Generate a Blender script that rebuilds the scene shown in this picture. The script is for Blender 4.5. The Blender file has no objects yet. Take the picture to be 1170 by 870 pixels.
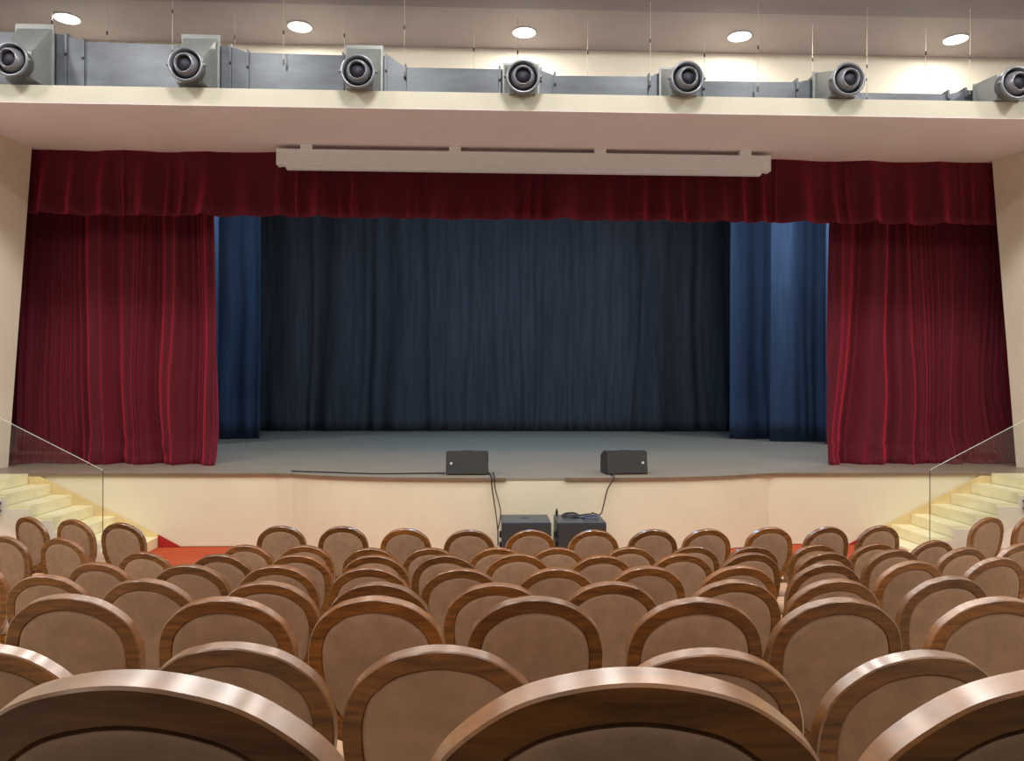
import bpy, bmesh, math, random
from mathutils import Vector, Matrix, noise
random.seed(7)
C = bpy.context.scene.collection
PI = math.pi

# ------------------------------------------------------------------ camera
F, CX, CY = 890.0, 585.0, 440.0
YAW, ROLL = math.radians(2.1), math.atan(3.9/1100)
CAMZ = 2.37
fwd = Vector((math.sin(YAW), math.cos(YAW), 0))
r0 = Vector((math.cos(YAW), -math.sin(YAW), 0))
up0 = Vector((0, 0, 1))
rt = r0*math.cos(ROLL) + up0*math.sin(ROLL)
up = up0*math.cos(ROLL) - r0*math.sin(ROLL)
cam_d = bpy.data.cameras.new('camera')
cam = bpy.data.objects.new('camera', cam_d)
C.objects.link(cam)
R3 = Matrix((rt, up, -fwd)).transposed()
cam.matrix_world = Matrix.Translation((0, 0, CAMZ)) @ R3.to_4x4()
cam_d.sensor_width = 36
cam_d.sensor_fit = 'HORIZONTAL'
cam_d.lens = F/1170*36
cam_d.shift_y = (CY-435)/1170
cam_d.clip_start = 0.05
bpy.context.scene.camera = cam

def ray(px, py):
    return fwd + rt*((px-CX)/F) - up*((py-CY)/F)
def PY(px, py, y):
    d = ray(px, py); t = y/d.y
    return Vector((d.x*t, y, CAMZ+d.z*t))
def PZ(px, py, z):
    d = ray(px, py); t = (z-CAMZ)/d.z
    return Vector((d.x*t, d.y*t, z))
def XY(px, y):
    return PY(px, CY, y).x

# ------------------------------------------------------------------ materials
def lin(c):
    return tuple(((v/255)/12.92 if v/255 <= .04045 else ((v/255+.055)/1.055)**2.4) for v in c)
def mat(name, rgb, rough=.5, metal=0, spec=.5, var=.0, scale=5, stretch=None, bump=0, bscale=60, sheen=0, sheen_tint=None, coat=0, coat_ior=1.5, coat_rough=.27, rand=0, rgb2=None, sheen_rough=.5):
    m = bpy.data.materials.new(name); m.use_nodes = True
    nt = m.node_tree; N = nt.nodes; L = nt.links
    b = N['Principled BSDF']
    b.inputs['Roughness'].default_value = rough
    b.inputs['Metallic'].default_value = metal
    b.inputs['Specular IOR Level'].default_value = spec
    c = (*lin(rgb), 1)
    b.inputs['Base Color'].default_value = c
    if coat:
        b.inputs['Coat Weight'].default_value = coat
        b.inputs['Coat IOR'].default_value = coat_ior
        b.inputs['Coat Roughness'].default_value = coat_rough
    if sheen:
        b.inputs['Sheen Weight'].default_value = sheen
        b.inputs['Sheen Roughness'].default_value = sheen_rough
        b.inputs['Sheen Tint'].default_value = (*lin(sheen_tint or rgb), 1)
    if var or bump or rgb2:
        tc = N.new('ShaderNodeTexCoord')
        mp = N.new('ShaderNodeMapping')
        if stretch: mp.inputs['Scale'].default_value = stretch
        L.new(tc.outputs['Object'], mp.inputs['Vector'])
        vec = mp.outputs['Vector']
        if rand:
            oi = N.new('ShaderNodeObjectInfo')
            add = N.new('ShaderNodeVectorMath'); add.operation = 'ADD'
            ml = N.new('ShaderNodeMath'); ml.operation = 'MULTIPLY'; ml.inputs[1].default_value = 37
            L.new(oi.outputs['Random'], ml.inputs[0])
            L.new(vec, add.inputs[0]); L.new(ml.outputs[0], add.inputs[1])
            vec = add.outputs[0]
    if var or rgb2:
        nz = N.new('ShaderNodeTexNoise'); nz.inputs['Scale'].default_value = scale
        nz.inputs['Detail'].default_value = 5; nz.inputs['Roughness'].default_value = .6
        L.new(vec, nz.inputs['Vector'])
        cr = N.new('ShaderNodeValToRGB')
        cr.color_ramp.elements[0].position = .3; cr.color_ramp.elements[1].position = .7
        a = rgb2 or tuple(max(0, v*(1-var)) for v in rgb)
        d = rgb if rgb2 else tuple(min(255, v*(1+var)) for v in rgb)
        cr.color_ramp.elements[0].color = (*lin(a), 1)
        cr.color_ramp.elements[1].color = (*lin(d), 1)
        L.new(nz.outputs['Fac'], cr.inputs['Fac'])
        out = cr.outputs['Color']
        if rand:
            hs = N.new('ShaderNodeHueSaturation')
            mr = N.new('ShaderNodeMapRange')
            mr.inputs['To Min'].default_value = 1-rand; mr.inputs['To Max'].default_value = 1+rand
            L.new(oi.outputs['Random'], mr.inputs['Value'])
            L.new(mr.outputs['Result'], hs.inputs['Value'])
            L.new(out, hs.inputs['Color']); out = hs.outputs['Color']
        L.new(out, b.inputs['Base Color'])
    if bump:
        n2 = N.new('ShaderNodeTexNoise'); n2.inputs['Scale'].default_value = bscale
        n2.inputs['Detail'].default_value = 3
        L.new(vec, n2.inputs['Vector'])
        bp = N.new('ShaderNodeBump'); bp.inputs['Strength'].default_value = bump
        bp.inputs['Distance'].default_value = .01
        L.new(n2.outputs['Fac'], bp.inputs['Height'])
        L.new(bp.outputs['Normal'], b.inputs['Normal'])
    return m

M = {}
M['wall'] = mat('cream_paint', (224, 212, 194), .75, var=.02, scale=1.2)
M['rearwall'] = mat('dark_wood_panel', (92, 70, 54), .7, var=.08, scale=2)
M['darkfloor'] = mat('added_dark_floor', (36, 24, 20), .95, var=.1, scale=20)
M['upper'] = mat('cream_paint_brightened', (248, 241, 224), .75, var=.015, scale=1.2)  # cream wall paint made brighter, in place of light missing up there
M['band'] = mat('cream_band_paint', (200, 196, 180), .7, var=.015, scale=2)
M['soffit'] = mat('soffit_paint', (236, 224, 228), .8, var=.015, scale=1)
M['ceil'] = mat('ceiling_panel', (158, 148, 146), .55, var=.04, scale=.8)
M['ceil2'] = mat('lower_ceiling', (140, 130, 134), .6, var=.03, scale=.8)
M['stagewall'] = mat('stage_front_paint', (223, 214, 188), .6, var=.02, scale=1.3)
M['marble'] = mat('pale_stair_stone', (236, 226, 186), .35, var=.04, scale=4)
M['stairside'] = mat('white_stair_side', (232, 226, 212), .5, var=.03, scale=3)
M['skirt'] = mat('stair_skirting_stone', (214, 190, 140), .4, var=.05, scale=5)
M['carpet'] = mat('red_carpet', (168, 66, 24), .95, var=.12, scale=30, bump=.4, bscale=200)
M['redskirt'] = mat('red_skirting', (160, 28, 18), .7, var=.05)
M['tier'] = mat('pale_floor_tile', (176, 162, 144), .6, var=.04, scale=4)
M['wood'] = mat('walnut_satin', (156, 100, 40), .5, spec=.2, scale=5, stretch=(1.2, 5, 9), rgb2=(90, 53, 18), coat=.35, coat_ior=1.42, rand=.25)
M['polish'] = mat('walnut_polished_edge', (136, 84, 32), .4, spec=.5, scale=5, stretch=(1.2, 5, 9), rgb2=(96, 56, 20), coat=1, coat_ior=1.95, coat_rough=.27, rand=.2)
M['fabric'] = mat('taupe_suede', (164, 132, 108), .95, spec=.15, var=.06, scale=14, bump=.15, bscale=160, sheen=.2, sheen_tint=(190, 160, 140), rand=.06)
M['steel'] = mat('galvanised_steel', (100, 105, 113), .45, metal=.25, var=.12, scale=2.2, stretch=(.6, 1, 2))
M['boxsteel'] = mat('pale_galvanised_box', (136, 140, 139), .42, metal=.2, var=.06, scale=3)
M['nozzle'] = mat('nozzle_aluminium', (128, 130, 138), .3, metal=.4, var=.03)
M['nozzledark'] = mat('nozzle_groove', (74, 74, 82), .5, metal=.3)
M['nozzlehole'] = mat('nozzle_throat', (46, 44, 58), .7)
M['bolt'] = mat('dark_bolt', (60, 58, 60), .4, metal=.6)
M['wire'] = mat('wire_steel', (190, 180, 165), .4, metal=.5)
M['white'] = mat('white_housing', (240, 246, 255), .4, var=.01)
M['redvelvet'] = mat('red_velvet', (75, 26, 35), .8, spec=.15, var=.08, scale=2.2, stretch=(4, 1, .3), sheen=1, sheen_tint=(222, 58, 86), sheen_rough=.58)
M['bluevelvet'] = mat('navy_velvet', (56, 70, 94), .9, spec=.1, var=.1, scale=2, stretch=(4, 1, .3), sheen=.35, sheen_tint=(80, 110, 160))
M['backvelvet'] = mat('backdrop_velvet', (72, 70, 76), .9, spec=.1, var=.12, scale=2, stretch=(4, 1, .3), sheen=.25, sheen_tint=(80, 105, 150))
M['stagefloor'] = mat('stage_boards', (144, 131, 117), .38, var=.08, scale=3, stretch=(.5, 6, 1))
M['stagelip'] = mat('stage_edge_wood', (120, 98, 78), .5, var=.08, scale=4)
M['black'] = mat('stage_house_black', (18, 18, 20), .95)
M['cabinet'] = mat('speaker_cabinet', (44, 44, 46), .55, bump=.1, bscale=200)
M['subtop'] = mat('subwoofer_paint', (50, 54, 62), .38, bump=.05, bscale=200)
M['grille'] = mat('speaker_grille', (46, 44, 44), .6, var=.1, scale=120, bump=.3, bscale=300)
M['badge'] = mat('silver_badge', (225, 225, 225), .3, metal=.2)
M['cable'] = mat('black_cable', (34, 32, 34), .5)
M['bluecable'] = mat('blue_cable', (60, 74, 120), .5)
M['seatframe'] = M['wood']
M['edge'] = mat('glass_edge', (205, 215, 205), .2)

def emit(name, rgb, s):
    m = bpy.data.materials.new(name); m.use_nodes = True
    b = m.node_tree.nodes['Principled BSDF']
    b.inputs['Base Color'].default_value = (.8, .8, .8, 1)
    b.inputs['Emission Color'].default_value = (*lin(rgb), 1)
    b.inputs['Emission Strength'].default_value = s
    return m
M['lamp'] = emit('downlight_diffuser', (255, 246, 225), 7)

def glass():
    m = bpy.data.materials.new('clear_glass'); m.use_nodes = True
    nt = m.node_tree; N = nt.nodes; L = nt.links
    N.remove(N['Principled BSDF'])
    tr = N.new('ShaderNodeBsdfTransparent'); tr.inputs['Color'].default_value = (.975, .985, .975, 1)
    gl = N.new('ShaderNodeBsdfGlossy'); gl.inputs['Roughness'].default_value = .01
    fr = N.new('ShaderNodeFresnel'); fr.inputs['IOR'].default_value = 1.52
    mx = N.new('ShaderNodeMixShader')
    ge = N.new('ShaderNodeNewGeometry')
    su = N.new('ShaderNodeMath'); su.operation = 'SUBTRACT'; su.inputs[0].default_value = 1
    mu = N.new('ShaderNodeMath'); mu.operation = 'MULTIPLY'; mu.use_clamp = True
    L.new(ge.outputs['Backfacing'], su.inputs[1]); L.new(fr.outputs[0], mu.inputs[0]); L.new(su.outputs[0], mu.inputs[1])
    m2 = N.new('ShaderNodeMath'); m2.operation = 'MULTIPLY'; m2.inputs[1].default_value = 1.7; m2.use_clamp = True
    L.new(mu.outputs[0], m2.inputs[0]); L.new(m2.outputs[0], mx.inputs[0]); L.new(tr.outputs[0], mx.inputs[1]); L.new(gl.outputs[0], mx.inputs[2])
    L.new(mx.outputs[0], N['Material Output'].inputs['Surface'])
    return m
M['glass'] = glass()

# ------------------------------------------------------------------ helpers
def link(name, me, m, parent=None, smooth=False, loc=None):
    o = bpy.data.objects.new(name, me); C.objects.link(o)
    if m is not None: me.materials.append(m)
    if parent is not None: o.parent = parent
    if smooth:
        for p in me.polygons: p.use_smooth = True
        if smooth == 'edge': me.set_sharp_from_angle(angle=math.radians(38))
    if loc is not None: o.location = loc
    return o
def obj(name, bm, m, parent=None, smooth=False, loc=None):
    bmesh.ops.recalc_face_normals(bm, faces=bm.faces)
    me = bpy.data.meshes.new(name); bm.to_mesh(me); bm.free()
    return link(name, me, m, parent, smooth, loc)
def tag(o, label, cat, group=None):
    o['label'] = label; o['category'] = cat
    if group: o['group'] = group
    return o
def struct(o):
    o['kind'] = 'structure'; return o
def thing(name, label, cat, loc=(0, 0, 0), rz=0, group=None):
    o = bpy.data.objects.new(name, None); C.objects.link(o)
    o.location = loc; o.rotation_euler = (0, 0, rz); o.empty_display_size = .1
    return tag(o, label, cat, group)
def bx(bm, x0, x1, y0, y1, z0, z1, bev=0):
    r = bmesh.ops.create_cube(bm, size=1)
    vs = r['verts']
    for v in vs:
        v.co = Vector((x0+(v.co.x+.5)*(x1-x0), y0+(v.co.y+.5)*(y1-y0), z0+(v.co.z+.5)*(z1-z0)))
    if bev:
        es = list({e for v in vs for e in v.link_edges})
        bmesh.ops.bevel(bm, geom=es, offset=bev, segments=2, affect='EDGES', profile=.7)
    return vs
def box(*a, bev=0):
    bm = bmesh.new(); bx(bm, *a, bev=bev); return bm
def prism_xy(pts, z0, z1, bm=None):
    bm = bm or bmesh.new()
    a = [bm.verts.new((p[0], p[1], z0)) for p in pts]
    b = [bm.verts.new((p[0], p[1], z1)) for p in pts]
    bm.faces.new(a); bm.faces.new(b)
    n = len(pts)
    for i in range(n): bm.faces.new((a[i], a[(i+1) % n], b[(i+1) % n], b[i]))
    return bm
def prism_xz(pts, y0, y1, bm=None):
    bm = bm or bmesh.new()
    a = [bm.verts.new((p[0], y0, p[1])) for p in pts]
    b = [bm.verts.new((p[0], y1, p[1])) for p in pts]
    bm.faces.new(a); bm.faces.new(b)
    n = len(pts)
    for i in range(n): bm.faces.new((a[i], a[(i+1) % n], b[(i+1) % n], b[i]))
    return bm
def prism_yz(pts, x0, x1, bm=None):
    bm = bm or bmesh.new()
    a = [bm.verts.new((x0, p[0], p[1])) for p in pts]
    b = [bm.verts.new((x1, p[0], p[1])) for p in pts]
    bm.faces.new(a); bm.faces.new(b)
    n = len(pts)
    for i in range(n): bm.faces.new((a[i], a[(i+1) % n], b[(i+1) % n], b[i]))
    return bm
def cr(pts, n=8, closed=False):
    P = [Vector(p) for p in pts]; out = []; m = len(P)
    rng = range(m if closed else m-1)
    for i in rng:
        if closed: a, b, c, d = P[(i-1) % m], P[i], P[(i+1) % m], P[(i+2) % m]
        else: a, b, c, d = P[max(i-1, 0)], P[i], P[i+1], P[min(i+2, m-1)]
        for k in range(n):
            t = k/n
            out.append(.5*((2*b)+(c-a)*t+(2*a-5*b+4*c-d)*t*t+(3*b-a-3*c+d)*t**3))
    if not closed: out.append(P[-1])
    return out
def tube(bm, pts, r, seg=8):
    pts = [Vector(p) for p in pts]; rings = []
    prev = None
    for i, p in enumerate(pts):
        t = (pts[min(i+1, len(pts)-1)]-pts[max(i-1, 0)]).normalized()
        n = prev - t*prev.dot(t) if prev is not None else t.orthogonal()
        if n.length < 1e-6: n = t.orthogonal()
        n.normalize(); prev = n
        b = t.cross(n)
        rings.append([bm.verts.new(p+(n*math.cos(2*PI*k/seg)+b*math.sin(2*PI*k/seg))*r) for k in range(seg)])
    for a, c in zip(rings, rings[1:]):
        for k in range(seg): bm.faces.new((a[k], a[(k+1) % seg], c[(k+1) % seg], c[k]))
    bm.faces.new(rings[0]); bm.faces.new(rings[-1])
    return bm
def lathe(bm, prof, mtx=Matrix(), seg=40, close=True):
    """prof: list of (r, h) about local z"""
    rings = []
    for r, h in prof:
        rings.append([bm.verts.new(mtx @ Vector((r*math.cos(2*PI*k/seg), r*math.sin(2*PI*k/seg), h))) for k in range(seg)])
    for a, c in zip(rings, rings[1:]):
        for k in range(seg): bm.faces.new((a[k], a[(k+1) % seg], c[(k+1) % seg], c[k]))
    if close:
        bm.faces.new(rings[0]); bm.faces.new(rings[-1])
    return bm

# ------------------------------------------------------------------ key levels
ZS = 1.07            # stage floor
ZSOF = 6.03          # underside of the bulkhead
YW = 11.45           # stage front, wings
XC = .55             # centre line of the stage
ZC = 7.82            # ceiling

# ------------------------------------------------------------------ chair data: (px, py) of the top of each back
H = {1: .3154, 2: .654, 3: .7685, 4: .951, 5: 1.105, 6: 1.2545, 7: 1.415, 8: 1.423}
ROWS = {
 8: [(-28, 591, 30), (31, 590, 27), (82, 593, 22), (137, 597, 14), (320, 600.5, 4), (391, 601, 3), (463, 603.5, 2), (536, 605, 1), (607, 605, -1), (679, 605, -2), (747, 604.5, -3),
     (809, 604, -5), (881, 602, -6), (947, 601.5, -10), (1007, 600, -12), (1132, 590.5, -19), (1181, 588, -21)],
 7: [(4, 611, 20), (68, 613, 17), (163, 629, 10), (280, 621, 7), (347.5, 621.5, 5), (423, 624.5, 3), (492, 624.5, 2), (568, 624, 0), (637, 624, -1), (720, 623.5, -3), (793, 622.5, -4),
     (861, 622.5, -5), (934, 620.5, -7), (1002, 619, -9), (1069, 616, -13)],
 6: [(-34, 640, 12), (110, 641.5, 9), (250, 632, 7), (339, 632.5, 5), (427, 633, 3), (509, 633, 1), (592, 631.5, 0), (688, 633.5, -2), (780, 631.5, -4), (859, 630.5, -6),
     (946, 629.5, -8), (1024, 626.5, -10), (1104, 624.5, -14), (1168, 620, -18)],
 5: [(50, 655.5, 5), (214, 643.5, 5), (315, 644.5, 4), (421, 646.5, 3), (527, 648, 2), (636, 647.5, -1), (740, 645.5, -3), (846, 645, -4), (947, 642, -7), (1045, 639.5, -11), (1142, 635.5, -12)],
 4: [(164, 659.5, 6), (303, 662.5, 4), (431, 663.5, 2), (567, 664.5, 1), (699, 663, -2), (840, 661, -3), (957, 660, -5), (1087, 657, -8), (1223, 656, -10)],
 3: [(75, 677, 4), (254, 680, 3), (428, 679.5, 3), (612, 679.5, 1), (798, 681, -1), (962, 681, -2), (1143, 680, -4)],
 2: [(-22, 733, 5), (263, 731.5, 3), (503, 735, 1), (810, 738.5, 2), (1056, 741, -5)],
 1: [(148, 762, 5), (724, 759, 1), (1238, 757, -1)],
}
CH = .95             # chair height
FLOORZ = {n: max(0.0, CAMZ-H[n]-CH) for n in H}
CHAIRS = {n: [(PZ(px, py, CAMZ-H[n]), a, px) for px, py, a in L] for n, L in ROWS.items()}

# ------------------------------------------------------------------ floor and raked tiers
struct(obj('floor', box(-13, 14, -14, 9.55, -.1, 0), M['tier']))
struct(obj('floor_carpet', box(-13, 14, 9.55, 12.0, -.1, .004), M['carpet']))
def edge_line(n):
    pts = sorted(((p.x, p.y-.17) for p, a, px in CHAIRS[n]))
    pts = [(-13, pts[0][1])] + pts + [(14, pts[-1][1])]
    return pts
for n in range(6, 0, -1):
    e = edge_line(n+1)
    struct(obj('floor_tier', prism_xy(e+[(14, -14), (-13, -14)], FLOORZ[n+1], FLOORZ[n]), M['tier']))

struct(obj('floor_added_dark', box(-10.9, 12, -13.9, .35, FLOORZ[1], FLOORZ[1]+.012), M['darkfloor']))  # unseen dark sheet, added so the chair backs reflect less light

# ------------------------------------------------------------------ room shell
# leaning, splayed proscenium side walls
def side_wall(name, px_top, px_bot, sgn):
    t = PY(px_top, 168 if sgn < 0 else 184, 12.3); b = PY(px_bot, 531, 12.3)
    k = (b.x-t.x)/(b.z-t.z)
    xa = lambda z: t.x+k*(z-t.z)
    bm = bmesh.new()
    spl = .33
    front = 6.0
    q = []
    for z in (-.05, ZSOF-.002):
        q.append([(xa(z), 12.3, z), (xa(z)+sgn*spl*(12.3-front), front, z), (xa(z)+sgn*(spl*(12.3-front)+1.0), front, z), (xa(z)+sgn*1.4, 12.3, z)])
    lo = [bm.verts.new(v) for v in q[0]]; hi = [bm.verts.new(v) for v in q[1]]
    bm.faces.new(lo); bm.faces.new(hi)
    for i in range(4): bm.faces.new((lo[i], lo[(i+1) % 4], hi[(i+1) % 4], hi[i]))
    struct(obj(name, bm, M['wall']))
side_wall('wall_left', 36.5, 9.5, -1)
side_wall('wall_right', 1133.5, 1161, 1)
struct(obj('wall_house_left', box(-11.2, -11, -14, 8, 0, ZC), M['wall']))
struct(obj('wall_house_right', box(12.2, 12.4, -14, 8, 0, ZC), M['wall']))
struct(obj('wall_rear', box(-11, 12.2, -14.2, -14, 0, ZC), M['rearwall']))
# bulkhead over the proscenium: front band, soffit and ledge
yb = PZ(585, 126.5, ZSOF).y
zb = PY(585, 106.5, yb).z
struct(obj('beam_front_band', box(-12, 13.2, yb, yb+.14, ZSOF+.012, zb), M['band']))
struct(obj('beam_soffit', box(-12, 13.2, yb+.002, 12.62, ZSOF, ZSOF+.12), M['soffit']))
struct(obj('wall_front', box(-12, 13.2, 12.62, 12.8, ZSOF+.0, ZC), M['upper']))
struct(obj('ceiling', box(-12, 13.2, 10.95, 12.8, ZC, ZC+.1), M['ceil']))
struct(obj('ceiling_lower', box(-12, 13.2, -14.2, 11.02, ZC-.12, ZC-.02), M['ceil2']))
# stage house
struct(obj('stage_house_wall', box(-12, 13, 23.2, 23.4, 0, 9.2), M['black']))
struct(obj('stage_house_wall', box(-12.2, -12, 12.8, 23.4, 0, 9.2), M['black']))
struct(obj('stage_house_wall', box(13, 13.2, 12.8, 23.4, 0, 9.2), M['black']))
struct(obj('stage_house_ceiling', box(-12.2, 13.2, 12.8, 23.4, 9.2, 9.3), M['black']))
struct(obj('wall_stage_header', box(-12, 13.2, 12.81, 12.9, ZSOF+.0, 9.2), M['black']))

# ------------------------------------------------------------------ stage
xl, xr = XY(327, YW), XY(878, YW)
yc = PZ(600, 546.5, ZS).y
def front(x, off=0):
    if x <= xl or x >= xr: return YW-off
    u = (x-(xl+xr)/2)/((xr-xl)/2)
    return YW-(YW-yc)*(1-abs(u)**3.4)-off
def front_pts(x0, x1, off=0, n=40):
    xs = [x0]+[x0+(x1-x0)*i/n for i in range(1, n)]+[x1]
    return [(x, front(x, off)) for x in xs]
XL0, XR0 = -10, 11
pts = front_pts(XL0, XR0, 0, 84)
struct(obj('stage_front_wall', prism_xy(pts+[(XR0, YW+.5), (XL0, YW+.5)], .014, ZS-.035), M['stagewall']))
struct(obj('baseboard_stage', prism_xy(front_pts(XL0, XR0, -.02, 84)+[(XR0, YW+.5), (XL0, YW+.5)], .0, .014), M['redskirt']))
struct(obj('stage_floor', prism_xy(front_pts(XL0, XR0, .004, 84)+[(XR0, 23.2), (XL0, 23.2)], ZS-.035, ZS), M['stagefloor']))
# thin wooden lip along the edge, open in the middle
def lip(x0, x1):
    a = front_pts(x0, x1, .03, 40); b = front_pts(x0, x1, .0, 40)[::-1]
    struct(obj('trim_stage_edge', prism_xy(a+b, ZS-.036, ZS+.003), M['stagelip']))
lip(XL0, XY(578, 11.0)); lip(XY(645, 11.0), XR0)

# ------------------------------------------------------------------ curtains
def curtain(name, x0, x1, y, z0, z1, pitch, amp, m, seed, flare=.0, rows=60, hemwave=0, top_amp=.55, fine=None, sway=.4, thick=.008, density=14, slant=0, expo=.75, big=0):
    rnd = random.Random(seed)
    W = x1-x0
    # cumulative random folds
    edges = [0.0]
    while edges[-1] < W+.5:
        x = edges[-1]
        p = pitch*rnd.choice((.5, .7, .9, 1.2, 1.7, 2.1))*rnd.uniform(.85, 1.15)
        if fine and fine(x0+x): p *= .42
        edges.append(x+p)
    ampk = [rnd.uniform(.55, 1.2)*min(1.5, .45+.55*(edges[min(i+1, len(edges)-1)]-edges[i])/pitch) for i, _ in enumerate(edges)]
    ph = [rnd.uniform(0, 6) for _ in edges]
    def fold(x):
        import bisect
        i = max(0, min(len(edges)-2, bisect.bisect_right(edges, x)-1))
        w = edges[i+1]-edges[i]
        t = (x-edges[i])/w
        return (.5-.5*math.cos(2*PI*t))**expo*ampk[i]*min(1, w/pitch+.25)
    n = int(W/pitch*density)+8
    bm = bmesh.new(); grid = []
    for j in range(rows+1):
        v = j/rows
        v = v if not flare else v
        row = []
        for i in range(n+1):
            u = i/n
            x = x0+W*u
            # folds drift sideways towards the hem
            sw = sway*pitch*noise.noise(Vector((x*.9+seed*3.1, v*1.6, seed)))*v*v*2.6
            a = amp*(top_amp+(1-top_amp)*v)
            xq = min(max(u*W+sw, 0), W+.4)
            d = a*fold(xq)
            if big:
                d = .62*d+big*(.35+.65*v)*(.5+.5*math.sin(xq*2*PI/.62+2.2*noise.noise(Vector((xq*.8, 0, seed)))))**1.1*(.3 if fine and fine(x) else 1)
            d += amp*.7*noise.noise(Vector((x*1.7, v*1.2, seed*1.7)))
            fl = 0
            if flare and v > .86:
                s = (v-.86)/.14
                fl = flare*s*s*(.35+.65*abs(noise.noise(Vector((x*2.6, 3, seed)))*2))+.09*s*noise.noise(Vector((x*4.5, v*38, seed)))
            z = z1+(z0-z1)*v
            if hemwave and v > .55:
                z += hemwave*noise.noise(Vector((x*2.3, 0, seed)))*(v-.55)/.45
            xx = x + slant*(v)*(u-.5)*2
            row.append(bm.verts.new((xx, y-d-fl, z)))
        grid.append(row)
    for j in range(rows):
        for i in range(n):
            bm.faces.new((grid[j][i], grid[j+1][i], grid[j+1][i+1], grid[j][i+1]))
    o = obj(name, bm, m, smooth=True)
    if thick:
        s = o.modifiers.new('cloth', 'SOLIDIFY'); s.thickness = thick; s.offset = 1
    return o

YRED = 12.98
YVAL = 12.44
xli = XY(246.5, YRED); xri = XY(946.5, YRED)
tag(curtain('stage_curtain', -8.9, xli, YRED, ZS+.004, 5.85, .12, .12, M['redvelvet'], 3, flare=.2, sway=.9, expo=1.2, big=.24, slant=.13, top_amp=.5,
            fine=lambda x: x < -6.6), 'red velvet stage curtain with hem pooling, drawn to the left side of the stage', 'curtain', 'red velvet house curtains')
tag(curtain('stage_curtain', xri, 9.9, YRED, ZS+.004, 5.85, .14, .13, M['redvelvet'], 8, flare=.22, sway=1.2, expo=1.2, big=.26, slant=.16, top_amp=.5,
            fine=lambda x: x > 7.1), 'red velvet stage curtain with fine pleats, drawn to the right side of the stage', 'curtain', 'red velvet house curtains')
zvb = PY(585, 250.5, YVAL-.05).z
tag(curtain('curtain_valance', -8.0, 9.2, YVAL, zvb, ZSOF-.003, .30, .12, M['redvelvet'], 21, rows=16, hemwave=.04, top_amp=.12, sway=.1, density=22, expo=2.2),
    'long dark red velvet valance hanging across the top of the stage opening', 'valance')
def leg(px, y, side, label, seed):
    xi = XY(px, y)
    a = (xi-(4 if side < 0 else 0), xi+(0 if side < 0 else 4))
    tag(curtain('wing_curtain', a[0], a[1], y, ZS+.015, 7.6, .4, .06, M['bluevelvet'], seed, rows=14, expo=1), label, 'curtain', 'navy wing curtains at the stage sides')
leg(249.5, 17.0, -1, 'navy wing curtain showing as a narrow strip directly behind the left red curtain', 31)
leg(297, 18.6, -1, 'navy wing curtain at the left, further upstage, beside the dark backdrop', 32)
leg(943, 17.0, 1, 'navy wing curtain showing as a narrow strip directly behind the right red curtain', 33)
leg(880, 17.9, 1, 'broad blue wing curtain at the right, second in from the red curtain', 34)
leg(834, 18.8, 1, 'blue wing curtain at the right, furthest upstage, edging the dark backdrop', 35)
tag(curtain('backdrop_curtain', -9.0, 10.2, 21.9, ZS+.012, 8.2, .5, .12, M['backvelvet'], 41, rows=20, expo=1.1),
    'wide dark navy curtain closing the back of the stage', 'curtain')

# ------------------------------------------------------------------ projection screen housing
def screen():
    y = 11.99
    a = PY(317, 168.5, y); b = PY(879.5, 177, y)
    h = .285
    x0, x1 = a.x, b.x
    zt = ZSOF-.068
    t = thing('projection_screen', 'long white rolled up projection screen housing fixed under the soffit above the valance', 'projection screen', ((x0+x1)/2, y, zt-h))
    hw = (x1-x0)/2
    obj('housing', box(-hw, hw, 0, .16, .045, h, bev=.012), M['white'], t)
    obj('top_rail', box(-hw, hw, -.012, .03, h-.045, h-.008, bev=.004), M['white'], t)
    obj('bottom_bar', box(-hw+.12, hw-.12, .03, .14, -.012, .044, bev=.008), M['white'], t)
    for px in (349, 519, 685, 851):
        x = XY(px, y)-(x0+x1)/2
        obj('mounting_bracket', box(x-.09, x+.09, -.018, .1, h-.012, h+.067, bev=.005), M['white'], t)
    for s in (-1, 1):
        obj('end_cap', box(s*hw-.018, s*hw+.018, -.008, .168, .04, h+.004, bev=.008), M['white'], t)
screen()

# ------------------------------------------------------------------ ventilation duct on the ledge
YD = 10.82
ZD0 = ZSOF+.125
segs = [(-60, 34, 20, 37), (20, 37, 54, 37), (54, 37, 75, 40), (75, 40, 95, 47.5), (95, 47.5, 213, 52), (213, 52, 245, 52), (245, 52.5, 263, 53), (263, 53, 283, 60),
        (283, 60, 402, 63.5), (402, 63.5, 430, 63.5), (430, 63.5, 445, 64), (445, 64, 463, 77), (463, 77, 571, 79), (571, 79, 618, 80), (618, 80, 634, 86.5), (634, 86.5, 742, 87.5),
        (742, 87.5, 760, 81), (760, 81, 804, 83), (804, 92.5, 911, 94), (911, 94, 929, 90), (929, 90, 982, 91), (982, 106, 1084, 107.5), (1084, 107.5, 1104, 103), (1104, 103, 1230, 104)]
duct = thing('air_duct', 'long grey galvanised ventilation duct stepping down in height along the ledge above the stage', 'duct', (0, YD, ZD0))
def dpt(px, py, y=YD):
    p = PY(px, py, y); return p.x, p.z-ZD0
for x0p, t0, x1p, t1 in segs:
    xa, za = dpt(x0p, t0); xb, zb_ = dpt(x1p, t1)
    bm = bmesh.new()
    prism_xz([(xa, 0), (xb, 0), (xb, zb_), (xa, za)], 0, .8, bm)
    obj('duct_section', bm, M['steel'], duct)
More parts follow.
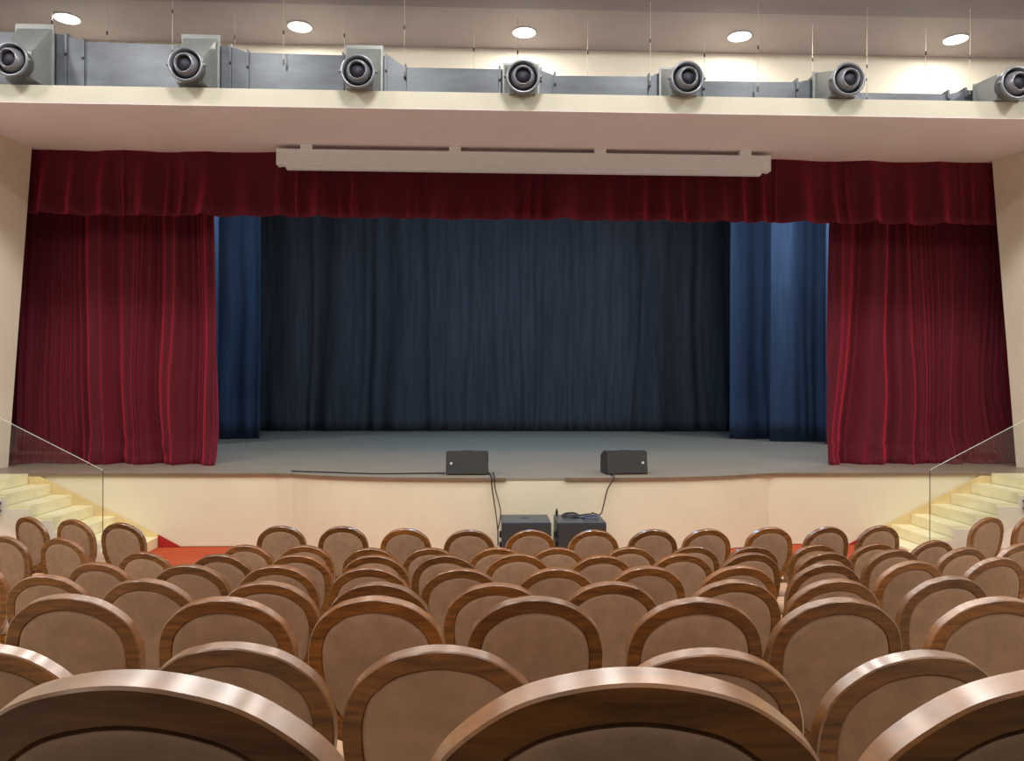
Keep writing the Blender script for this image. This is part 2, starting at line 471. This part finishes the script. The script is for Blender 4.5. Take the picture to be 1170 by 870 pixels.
for px, py in ((54, 36.5), (75, 39.5), (95, 46), (245, 51.5), (263, 52.5), (283, 58.5), (392, 62), (441, 63.5), (463, 75.5), (571, 77.5), (618, 79), (634, 84.5), (742, 86), (804, 90.5), (911, 91.5), (929, 89), (1084, 105), (1104, 102)):
    x, z = dpt(px, py, YD-.03)
    fl = obj('flange', box(x-.014, x+.014, -.03, .82, -.0, z+.03), M['steel'], duct)
    bm = bmesh.new()
    for zz in (.07, max(.16, z*.72)):
        lathe(bm, [(.018, 0), (.018, .014), (.009, .02)], Matrix.Translation((x, -.03, zz)) @ Matrix.Rotation(PI/2, 4, 'X'), 8)
    obj('bolt', bm, M['bolt'], fl)

# seven jet nozzles, each with its square branch box
ordn = ['leftmost', 'second from left', 'third from left', 'middle', 'third from right', 'second from right', 'rightmost']
noz = [(13, 68.5), (212.5, 74), (409, 82), (597.5, 88), (785, 89.5), (969, 91), (1161, 95)]
YN = 10.2
def nozzle(i, px, py):
    p = PY(px, py, YN)
    lab = f'round grey jet air nozzle on the duct above the stage, {ordn[i]} of seven'
    t = thing('jet_nozzle', lab, 'air nozzle', p, 0, 'jet nozzles along the duct')
    M0 = Matrix.Rotation(PI/2, 4, 'X')   # local z -> -y
    yb_ = YD-p.y
    # branch box, sides tapering from the duct down to the ring
    hx = .235
    top = PY(px+(585-px)*.045, [32, 44, 56, 76, 81, 86.5, 100][i], YD).z-p.z
    bm = bmesh.new()
    y0, y1 = .14, yb_-.062
    for (ya, yb2, s) in ((y0, y1, 1),):
        a = [bm.verts.new(v) for v in ((-.17, y0, -.17), (.17, y0, -.17), (.17, y0, .17), (-.17, y0, .17))]
        b = [bm.verts.new(v) for v in ((-hx, y1, -.2), (hx, y1, -.2), (hx, y1, top), (-hx, y1, top))]
        bm.faces.new(a); bm.faces.new(b)
        for k in range(4): bm.faces.new((a[k], a[(k+1) % 4], b[(k+1) % 4], b[k]))
    bb = obj('branch_box', bm, M['boxsteel'], t)
    obj('flange', box(-hx-.02, hx+.02, y1-.045, y1-.022, -.2, top+.006), M['boxsteel'], bb)
    bm = bmesh.new()
    lathe(bm, [(.195, -.16), (.205, -.02), (.222, -.01), (.225, .02), (.215, .036), (.198, .036), (.19, .02), (.186, -.05), (.12, -.06)], M0)
    obj('outer_ring', bm, M['nozzle'], t, smooth=True)
    bm = bmesh.new()
    lathe(bm, [(.187, -.035), (.16, -.04), (.15, -.03), (.15, -.06), (.187, -.06)], M0)
    obj('groove', bm, M['nozzledark'], t, smooth=True)
    # eyeball
    aim = Matrix.Rotation(math.radians(4), 4, 'X') @ Matrix.Rotation(math.radians((-1, -1, 0, 0, 1, 1, 1)[i]*5), 4, 'Z')
    MB_ = aim @ M0
    bm = bmesh.new()
    lathe(bm, [(.15, -.05), (.153, -.01), (.148, .03), (.136, .06), (.12, .082), (.114, .088), (.107, .086), (.103, .07), (.1, .03), (.098, .01)], MB_)
    ball = obj('eyeball', bm, M['nozzle'], t, smooth=True)
    bm = bmesh.new()
    lathe(bm, [(.103, .04), (.1, .034), (.0005, .03)], MB_)
    obj('throat', bm, M['nozzlehole'], ball, smooth=True)
    for s in (-1, 1):
        bm = bmesh.new()
        lathe(bm, [(.02, -.02), (.02, .02), (.01, .03)], Matrix.Translation((s*.232, 0, 0)) @ M0, 10)
        obj('clip', bm, M['nozzle'], t, smooth=True)
for i, (a, b) in enumerate(noz): nozzle(i, a, b)

# suspension wires
words = ['first', 'second', 'third', 'fourth', 'fifth', 'sixth', 'seventh', 'eighth', 'ninth', 'tenth', 'eleventh', 'twelfth', 'thirteenth', 'fourteenth', 'fifteenth', 'sixteenth', 'seventeenth', 'eighteenth', 'nineteenth', 'twentieth']
rods = [(58, 45), (121, 49), (197, 52), (267, 57), (324, 63), (392, 63), (462, 77), (540, 79.5), (590, 80), (670, 88), (743, 88), (803.5, 91), (866, 94), (927, 91), (990.5, 107), (1056.5, 108), (1108, 103)]
for i, (px, py) in enumerate(rods):
    fr_ = i % 2 == 0 and i not in (0, 8)
    y = YD-.09 if fr_ else YD+.5
    p0 = PY(px, py, YD-.09) if fr_ else Vector((XY(px, y), y, PY(px, py, YD).z+.175))
    ztop = ZC-.12
    t = thing('hanging_wire', f'thin steel wire hanging the duct from the ceiling, {words[i]} of seventeen from the left', 'wire', p0, 0, 'duct suspension wires')
    bm = bmesh.new(); tube(bm, [(0, 0, -.12), (0, 0, ztop-p0.z)], .0042, 6)
    obj('wire', bm, M['wire'], t)
    hh = (ztop-p0.z)*random.Random(i).uniform(.25, .6)
    bm = bmesh.new(); lathe(bm, [(.004, 0), (.011, .01), (.011, .05), (.004, .06)], Matrix.Translation((0, 0, hh)), 8)
    obj('turnbuckle', bm, M['bolt'], t)
    obj('hook', box(-.012, .012, -.012, .012, -.13, -.06), M['bolt'], t)

# ceiling downlights
lw = ['leftmost', 'second from left', 'middle', 'second from right', 'rightmost']
for i, (px, py) in enumerate(((76.5, 21.5), (342.5, 31), (599, 37.5), (845, 42), (1092, 45.5))):
    p = PZ(px, py, ZC-.012)
    t = thing('ceiling_downlight', f'round glowing recessed ceiling downlight above the duct, {lw[i]} of five', 'ceiling light', p, 0, 'ceiling downlights above the stage ledge')
    bm = bmesh.new(); lathe(bm, [(.17, .0), (.185, -.004), (.19, .01), (.17, .012)], seg=40, close=False)
    obj('trim_ring', bm, M['white'], t, smooth=True)
    bm = bmesh.new(); lathe(bm, [(.0005, -.006), (.168, -.004), (.17, .008), (.0005, .01)], seg=40)
    obj('diffuser', bm, M['lamp'], t, smooth=True)
    L = bpy.data.lights.new('downlight', 'AREA'); L.shape = 'DISK'; L.size = .3; L.energy = 24; L.color = (1, .95, .84)
    lo = bpy.data.objects.new('downlight_lamp', L); C.objects.link(lo); lo.location = p+Vector((0, 0, -.03))

# ------------------------------------------------------------------ stairs and glass balustrades
def stairs(sgn):
    mx = (lambda x: x) if sgn < 0 else (lambda x: 2*XC-x)
    side = 'left' if sgn < 0 else 'right'
    y0, y1 = 10.4, YW-.006
    rise, run = ZS/7, .305
    xk = [-4.69-run*k for k in range(7)]
    t = thing('staircase', f'pale stone steps climbing to the stage at its {side} end', 'stairs', (mx(-5.5), (y0+y1)/2, 0), 0, 'stairs up to the stage')
    ox, oy = mx(-5.5), (y0+y1)/2
    for k in range(7):
        xe = -7.45 if k == 6 else xk[k+1]-.03
        a, b = sorted((mx(xk[k])-ox, mx(xe)-ox))
        obj('step', box(a, b, y0-oy, y1-oy, rise*k+.004, rise*(k+1), bev=.006), M['marble'], t)
    # white closed side facing the seats
    poly = [(mx(xk[0]+.0)-ox, .004)]
    for k in range(7):
        poly.append((mx(xk[k])-ox, rise*(k+1)-.035))
        poly.append((mx(xk[k+1] if k < 6 else -7.45)-ox, rise*(k+1)-.035))
    poly.append((mx(-7.45)-ox, .004))
    obj('side_panel', prism_xz(poly, y0-.03-oy, y0-oy-.001), M['stairside'], t)
    # sloping skirting on the stage wall
    sk = [(mx(-6.62)-ox, ZS+.0), (mx(-4.62)-ox, .16), (mx(-4.62)-ox, .02), (mx(-6.62)-ox, .95)]
    s0 = [(mx(-6.51)-ox, ZS-.04), (mx(-6.36)-ox, ZS-.036), (mx(-4.69)-ox, .185), (mx(-4.69)-ox, .02), (mx(-6.51)-ox, .02)]
    obj('skirting', prism_xz(s0, y1-.022-oy, y1-oy+.002), M['skirt'], t)
    s1 = [(mx(-4.685)-ox, .184), (mx(-4.36)-ox, .008), (mx(-4.685)-ox, .008)]
    tag_o = obj('skirting', prism_xz(s1, y1-.022-oy, y1-oy+.002), M['redskirt'], t)
    tag_o['label'] = 'red end piece of the stair skirting'
    # glass balustrade
    yg = y0-.06
    t2 = thing('glass_balustrade', f'clear glass balustrade panel bolted beside the {side} stairs', 'glass panel', (mx(-5.7), yg, 0), 0, 'glass balustrades of the stage stairs')
    gx = mx(-5.7)
    pts = [(-4.95, .1), (-4.95, 1.235), (-6.31, 1.94), (-7.3, 2.45), (-7.3, .62), (-6.4, .62), (-5.4, .1)]
    pts = [(mx(a)-gx, b) for a, b in pts]
    obj('pane', prism_xz(pts, -.006, .006), M['glass'], t2)
    bm = bmesh.new(); tube(bm, [(pts[1][0], 0, pts[1][1]+.003), (pts[3][0], 0, pts[3][1]+.003)], .004, 6)
    obj('polished_edge', bm, M['edge'], t2)
    bm = bmesh.new(); tube(bm, [(pts[0][0], 0, pts[0][1]), (pts[1][0], 0, pts[1][1])], .005, 6)
    obj('polished_edge', bm, M['bolt'], t2)
    for (xx, zz) in ((-6.28, .81), (-6.28, .71), (-5.72, .46), (-5.72, .36), (-5.1, .2), (-5.1, .12)):
        bm = bmesh.new()
        lathe(bm, [(.022, -.027), (.022, .0), (.034, .006), (.034, .018), (.026, .022)], Matrix.Translation((mx(xx)-gx, 0, zz)) @ Matrix.Rotation(PI/2, 4, 'X'), 16)
        obj('standoff_bolt', bm, M['steel'], t2, smooth=False)
stairs(-1); stairs(1)

# ------------------------------------------------------------------ loudspeakers
def monitor(pxa, pxb, pyb, pyt, label, badge_side, rz):
    p = PZ((pxa+pxb)/2, pyb, ZS+.001)
    d = p.y
    w = XY(pxb, d)-XY(pxa, d); h = PY((pxa+pxb)/2, pyt, d).z-ZS
    t = thing('stage_monitor', label, 'loudspeaker', p, rz, 'stage monitors on the edge of the stage')
    hw = w/2
    bm = bmesh.new()
    prism_yz([(0, 0), (.36, 0), (.36, h*.78), (.2, h), (.05, h)], -hw, hw, bm)
    bmesh.ops.bevel(bm, geom=list(bm.edges), offset=.014, segments=2, affect='EDGES')
    obj('cabinet', bm, M['cabinet'], t)
    bm = bmesh.new()
    tl = .05/h
    prism_yz([(-.012+.006*tl, .012), (.004, .012), (.004+(h-.024)*tl, h-.012), (-.012+(h-.024)*tl, h-.012)], -hw+.012, hw-.012, bm)
    bmesh.ops.bevel(bm, geom=[e for e in bm.edges], offset=.01, segments=2, affect='EDGES')
    g = obj('grille', bm, M['grille'], t)
    bm = bmesh.new()
    bz = h*.5
    lathe(bm, [(.019, 0), (.019, .008), (.012, .01)], Matrix.Translation((badge_side*(hw-.075), -.012+bz*tl, bz)) @ Matrix.Rotation(PI/2, 4, 'X'), 14)
    bx(bm, badge_side*(hw-.075)-.006, badge_side*(hw-.075)+.006, -.016+bz*tl, -.006+bz*tl, bz-.05, bz-.022)
    obj('badge', bm, M['badge'], g)
    bm = bmesh.new(); bx(bm, -.09, .09, .1, .19, h-.004, h+.006, bev=.004)
    obj('handle', bm, M['cabinet'], t)
monitor(509.5, 558, 543.2, 516.5, 'black stage monitor at the left of the stage edge, badge on its left end', -1, math.radians(1))
monitor(692, 741, 542.5, 516, 'black stage monitor at the right of the stage edge, badge on its right end', 1, math.radians(5))

def sub(pxa, pxb, label, seed):
    top = .6
    p = PZ((pxa+pxb)/2, 597.7, top)
    yf = p.y
    yb2 = PZ((pxa+pxb)/2, 588.2, top).y
    w = XY(pxb, yf)-XY(pxa, yf)
    hw, dp = w/2, yb2-yf
    t = thing('subwoofer', label, 'loudspeaker', (p.x, yf, .005), 0, 'subwoofers on the floor before the stage')
    obj('cabinet', box(-hw, hw, 0, dp, .03, top-.005, bev=.012), M['subtop'], t)
    obj('grille', box(-hw+.015, hw-.015, -.014, .01, .05, top-.03, bev=.006), M['grille'], t)
    for sx in (-1, 1):
        for yy in (.06, dp-.06):
            bm = bmesh.new(); lathe(bm, [(.025, 0), (.025, .03)], Matrix.Translation((sx*(hw-.06), yy, 0)), 12)
            obj('foot', bm, M['cable'], t)
    obj('pole_socket', box(-.06, .06, dp*.52, dp*.66, top-.006, top-.001, bev=.002), M['cable'], t)
    bm = bmesh.new(); bx(bm, -hw-.03, -hw+.005, .12, .2, .38, .46, bev=.008); bx(bm, -hw-.03, -hw+.005, .12, .2, .24, .32, bev=.008)
    obj('connector', bm, M['cable'], t)
    return p, yf, hw, dp
S1 = sub(573.5, 630, 'black subwoofer cabinet on the floor before the stage, with a bare top', 1)
S2 = sub(637.5, 693, 'black subwoofer cabinet on the floor before the stage, with coiled cables on top', 2)

def cable(name, label, pts, r, m, group='speaker cables', n=10):
    bm = bmesh.new(); tube(bm, cr(pts, n), r, 7)
    return tag(obj(name, bm, m, smooth=True), label, 'cable', group)
# from left monitor to left subwoofer
a = PZ(560, 542.5, ZS+.012)
yw = front(a.x)-.05
cable('speaker_cable', 'black cable hanging down the stage front from the left monitor, outer one of two',
      [a+Vector((-.02, .25, 0)), a, Vector((a.x+.02, yw, ZS+.01)), PY(562, 556, yw), PY(566, 583, yw-.1), PY(568.5, 604, 10.25), Vector((S1[0].x-S1[2]-.045, S1[1]+.16, .28))], .009, M['cable'])
cable('speaker_cable', 'black cable from the left monitor to the left subwoofer top, inner one of two',
      [a+Vector((.05, .25, 0)), a+Vector((.05, .03, 0)), Vector((a.x+.06, yw, ZS+.01)), PY(565.5, 557, yw), PY(570.5, 577, yw-.08), PY(572, 588, 10.66), Vector((S1[0].x-S1[2]-.04, S1[1]+S1[3]*.9, .4))], .008, M['cable'])
b = PZ(697, 542.5, ZS+.012)
ywb = front(b.x)-.05
cable('speaker_cable', 'black cable hanging from the right monitor down to the right subwoofer',
      [b+Vector((0, -.03, 0)), Vector((b.x, ywb, ZS+.01)), PY(694, 560, ywb), PY(690, 576, ywb-.05), PY(686, 588, ywb-.12), Vector((S2[0].x+S2[2]-.1, S2[1]+S2[3]*.93, .632))], .009, M['cable'])
q = [PZ(px, py, ZS+.012) for px, py in ((333, 538.5), (380, 540), (430, 541.5), (480, 541), (508, 541), (530, 538), (566, 541.2), (572, 540.6))]
cable('speaker_cable', 'black cable lying along the stage edge up to the left monitor', [Vector((v.x, max(v.y, front(v.x)+.06), ZS+.012)) for v in q[:5]] , .01, M['cable'])
# coiled cable on the right subwoofer
zt = .614
def ring(cx, cy, r1, r2, turns, ph=0):
    out = []
    for i in range(int(turns*14)+1):
        t = i/14*2*PI+ph
        k = 1+.12*math.sin(t*.37+ph)
        out.append(Vector((cx+r1*k*math.cos(t), cy+r2*k*math.sin(t), zt+.006+.006*(i//14)+.004*math.sin(t*2))))
    return out
cx, cyy = S2[0].x, S2[1]+S2[3]
bm = bmesh.new(); tube(bm, ring(cx-.1, cyy-.17, .1, .14, 2.6)+[Vector((cx+.02, cyy-.2, zt+.01)), Vector((cx+.1, cyy-.14, zt+.01)), Vector((cx+.22, cyy-.07, zt+.01))], .009, 7)
tag(obj('coiled_cable', bm, M['cable'], smooth=True), 'black coiled cable lying on top of the right subwoofer', 'cable', 'cables on the right subwoofer')
bm = bmesh.new(); tube(bm, cr(ring(cx+.15, cyy-.33, .1, .1, 1.4, 1), 2), .008, 7)
tag(obj('coiled_cable', bm, M['bluecable'], smooth=True), 'blue coiled cable lying on top of the right subwoofer beside the black coil', 'cable', 'cables on the right subwoofer')
t = thing('cable_plug', 'small black plug standing at the back corner of the right subwoofer', 'plug', (cx-S2[2]+.04, cyy-.05, zt-.008))
bm = bmesh.new(); lathe(bm, [(.018, 0), (.018, .05), (.012, .055), (.012, .08)], seg=12)
obj('plug_body', bm, M['cable'], t)

# ------------------------------------------------------------------ theatre chairs
half = [(0, 0), (.068, .008), (.135, .031), (.197, .078), (.232, .125), (.251, .185), (.256, .24), (.252, .31), (.238, .38), (.21, .45), (.17, .515), (.118, .565), (.055, .592)]
def outline():
    right = [Vector((x, -d, 0)) for x, d in half]
    left = [Vector((-x, -d, 0)) for x, d in half[1:]][::-1]
    loop = right + [Vector((0, -.598, 0))] + left
    return cr(loop, 4, closed=True)
OUT = outline()
NO = len(OUT)
def inset(loop, d):
    n = len(loop); res = []
    for i in range(n):
        t = (loop[(i+1) % n]-loop[i-1]).normalized()
        nrm = Vector((t.y, -t.x, 0))
        # loop runs clockwise when seen from +z (right first, downwards): inward normal
        res.append(loop[i]+nrm*d)
    return res
cen = sum(OUT, Vector())/NO
if (inset(OUT, .01)[0]-cen).length > (OUT[0]-cen).length:
    _ins = inset
    inset = lambda l, d: _ins(l, -d)
LEAN = math.radians(9)
def back_xyz(x, dz, off):
    """x across, dz below the top (negative), off: distance behind the back's mid surface (towards the camera)"""
    curve = .42*x*x                     # the back curls forward at its sides
    y = -dz*math.sin(LEAN)+curve-off*math.cos(LEAN)
    z = CH-.012+dz*math.cos(LEAN)-off*math.sin(LEAN)
    return Vector((x, y, z))
def frame_mesh():
    bm = bmesh.new()
    T = .021
    FW = .054
    prof = [(.0035, T), (.0, T-.0035), (0, -T+.0035), (.0035, -T), (FW-.008, -T), (FW, -T+.007), (FW, T-.014), (FW-.005, T-.006)]
    rings = []
    loops = {}
    for (i_, o_) in prof:
        L = inset(OUT, i_)
        rings.append([bm.verts.new(back_xyz(p.x, p.y, o_)) for p in L])
    for a, b in zip(rings, rings[1:]+rings[:1]):
        for k in range(NO): bm.faces.new((a[k], a[(k+1) % NO], b[(k+1) % NO], b[k]))
    bm.faces.ensure_lookup_table()
    for k in range(3*NO): bm.faces[k].material_index = 1
    return bm
def pad_mesh(side):
    """side +1: rear panel seen from behind; -1: front cushion"""
    bm = bmesh.new()
    rings = []
    steps = [(.05, .006), (.056, .013), (.066, .0165), (.085, .0185), (.12, .0205), (.16, .022)] if side > 0 else [(.05, .004), (.054, .016), (.066, .028), (.09, .036), (.13, .042), (.17, .045)]
    for d, o in steps:
        L = inset(OUT, d)
        # keep the innermost loops tidy
        L = [Vector((p.x if abs(p.x) < .3 else 0, p.y, 0)) for p in L]
        if d > .1:
            k = (.25-d)/(.25-.09)
            Lb = inset(OUT, .085)
            c = Vector((0, -.29, 0))
            L = [c+(p-c)*k for p in Lb]
        rings.append([bm.verts.new(back_xyz(p.x, p.y, o*side)) for p in L])
    for a, b in zip(rings, rings[1:]):
        for k in range(NO): bm.faces.new((a[k], a[(k+1) % NO], b[(k+1) % NO], b[k]))
    cvert = bm.verts.new(back_xyz(0, -.29, (.0225 if side > 0 else .046)*side))
    for k in range(NO): bm.faces.new((rings[-1][k], rings[-1][(k+1) % NO], cvert))
    return bm
def seat_mesh():
    bm = bmesh.new()
    pts = cr([(-.15, .1, 0), (.15, .1, 0), (.205, .28, 0), (.2, .5, 0), (.12, .54, 0), (-.12, .54, 0), (-.2, .5, 0), (-.205, .28, 0)], 6, closed=True)
    c = Vector((0, .33, 0)); rings = []
    for k, z in ((.97, .385), (1, .4), (1, .43), (.97, .45), (.88, .465), (.6, .475), (.25, .478)):
        rings.append([bm.verts.new((c.x+(p.x-c.x)*k, c.y+(p.y-c.y)*k, z)) for p in pts])
    n = len(pts)
    for a, b in zip(rings, rings[1:]):
        for k in range(n): bm.faces.new((a[k], a[(k+1) % n], b[(k+1) % n], b[k]))
    bm.faces.new(rings[0]); bm.faces.new(rings[-1])
    return bm
def seat_frame_mesh():
    bm = bmesh.new()
    bx(bm, -.17, .17, .1, .135, .32, .384, bev=.006)
    bx(bm, -.19, .19, .47, .505, .32, .384, bev=.006)
    for s in (-1, 1): bx(bm, s*.17-.016, s*.17+.016, .1, .5, .32, .384, bev=.006)
    return bm
def leg_mesh(sx, front_):
    bm = bmesh.new()
    if front_:
        pts = [(sx*.17, .48, .384), (sx*.175, .49, .25), (sx*.17, .485, .1), (sx*.17, .49, 0)]; w = [.026, .022, .016, .017]
    else:
        pts = [(sx*.12, .095, .42), (sx*.15, .1, .33), (sx*.165, .085, .15), (sx*.17, .055, 0)]; w = [.021, .023, .019, .017]
    rings = []
    for (x, y, z), r in zip(pts, w):
        rings.append([bm.verts.new((x+r*a, y+r*b, z)) for a, b in ((-1, -1), (1, -1), (1, 1), (-1, 1))])
    for a, b in zip(rings, rings[1:]):
        for k in range(4): bm.faces.new((a[k], a[(k+1) % 4], b[(k+1) % 4], b[k]))
    bm.faces.new(rings[0]); bm.faces.new(rings[-1])
    return bm
def make_chair():
    t = thing('theatre_chair', 'chair', 'chair', (0, 0, 0), 0, 'theatre chairs in the stalls')
    fr = obj('back_frame', frame_mesh(), M['wood'], t, smooth='edge')
    fr.data.materials.append(M['polish'])
    obj('back_panel', pad_mesh(1), M['fabric'], t, smooth=True)
    obj('back_cushion', pad_mesh(-1), M['fabric'], t, smooth=True)
    obj('seat_cushion', seat_mesh(), M['fabric'], t, smooth=True)
    obj('seat_frame', seat_frame_mesh(), M['wood'], t)
    for f in (True, False):
        for s in (-1, 1): obj('leg', leg_mesh(s, f), M['wood'], t)
    return t
def dup(root):
    r = root.copy(); C.objects.link(r)
    for ch in list(root.children):
        c = ch.copy(); C.objects.link(c); c.parent = r
    return r
rowname = {1: 'closest row, cut off at the bottom edge', 2: 'second closest row', 3: 'third closest row', 4: 'fourth closest row',
           5: 'fifth closest row', 6: 'third row from the stage', 7: 'second row from the stage', 8: 'front row by the stage'}
proto = None
for n in range(8, 0, -1):
    L = CHAIRS[n]
    for k, (p, a, px) in enumerate(L):
        if proto is None: proto = c = make_chair()
        else: c = dup(proto)
        c.location = (p.x, p.y, FLOORZ[n] if n < 7 else .0)
        c.rotation_euler = (0, 0, math.radians(-a))
        c['label'] = f'walnut-framed taupe chair, {words[k]} from left in the {rowname[n]}'

# ------------------------------------------------------------------ light
def area(name, loc, size, e, col, rot=(0, 0, 0), shape='DISK', sy=None, spread=None):
    L = bpy.data.lights.new(name, 'AREA'); L.shape = shape; L.size = size
    if sy: L.size_y = sy
    L.energy = e; L.color = col
    if spread: L.spread = math.radians(spread)
    o = bpy.data.objects.new(name, L); C.objects.link(o)
    o.location = loc; o.rotation_euler = rot
    return o
WARM = (1, .975, .92)
for x in (-7.6, -3.6, .4, 4.4, 8.4):
    for y, e in ((-1.6, 44), (1.2, 66), (4, 112)):
        area('house_lamp', (x, y, ZC-.13), .34, e, WARM, spread=150)
for k in range(9):
    x = -7.2+1.95*k
    area('house_lamp', (x, 6.8, ZC-.13), .45, 52, WARM, spread=150)
    area('stage_wash_lamp', (x, 8.8, ZC-.2), .45, 46, WARM, rot=(.5, 0, 0))
COOL = (.74, .88, 1)
for x, e in ((-7.2, 120), (-4.6, 70), (5.6, 110), (8.2, 200)):
    area('stage_lamp', (x, 15.3, 7.4), .5, e, COOL, rot=(.35, 0, 0))
area('stage_lamp', (.5, 16.0, 7.8), .6, 265, (.3, .66, 1), rot=(.2, 0, 0), shape='RECTANGLE', sy=.6)

w = bpy.data.worlds.new('world'); bpy.context.scene.world = w; w.use_nodes = True
w.node_tree.nodes['Background'].inputs['Color'].default_value = (0, 0, 0, 1)
vs = bpy.context.scene.view_settings
vs.view_transform = 'Standard'; vs.look = 'None'; vs.exposure = 0; vs.gamma = 1; vs.use_curve_mapping = False
bpy.context.scene.display_settings.display_device = 'sRGB'
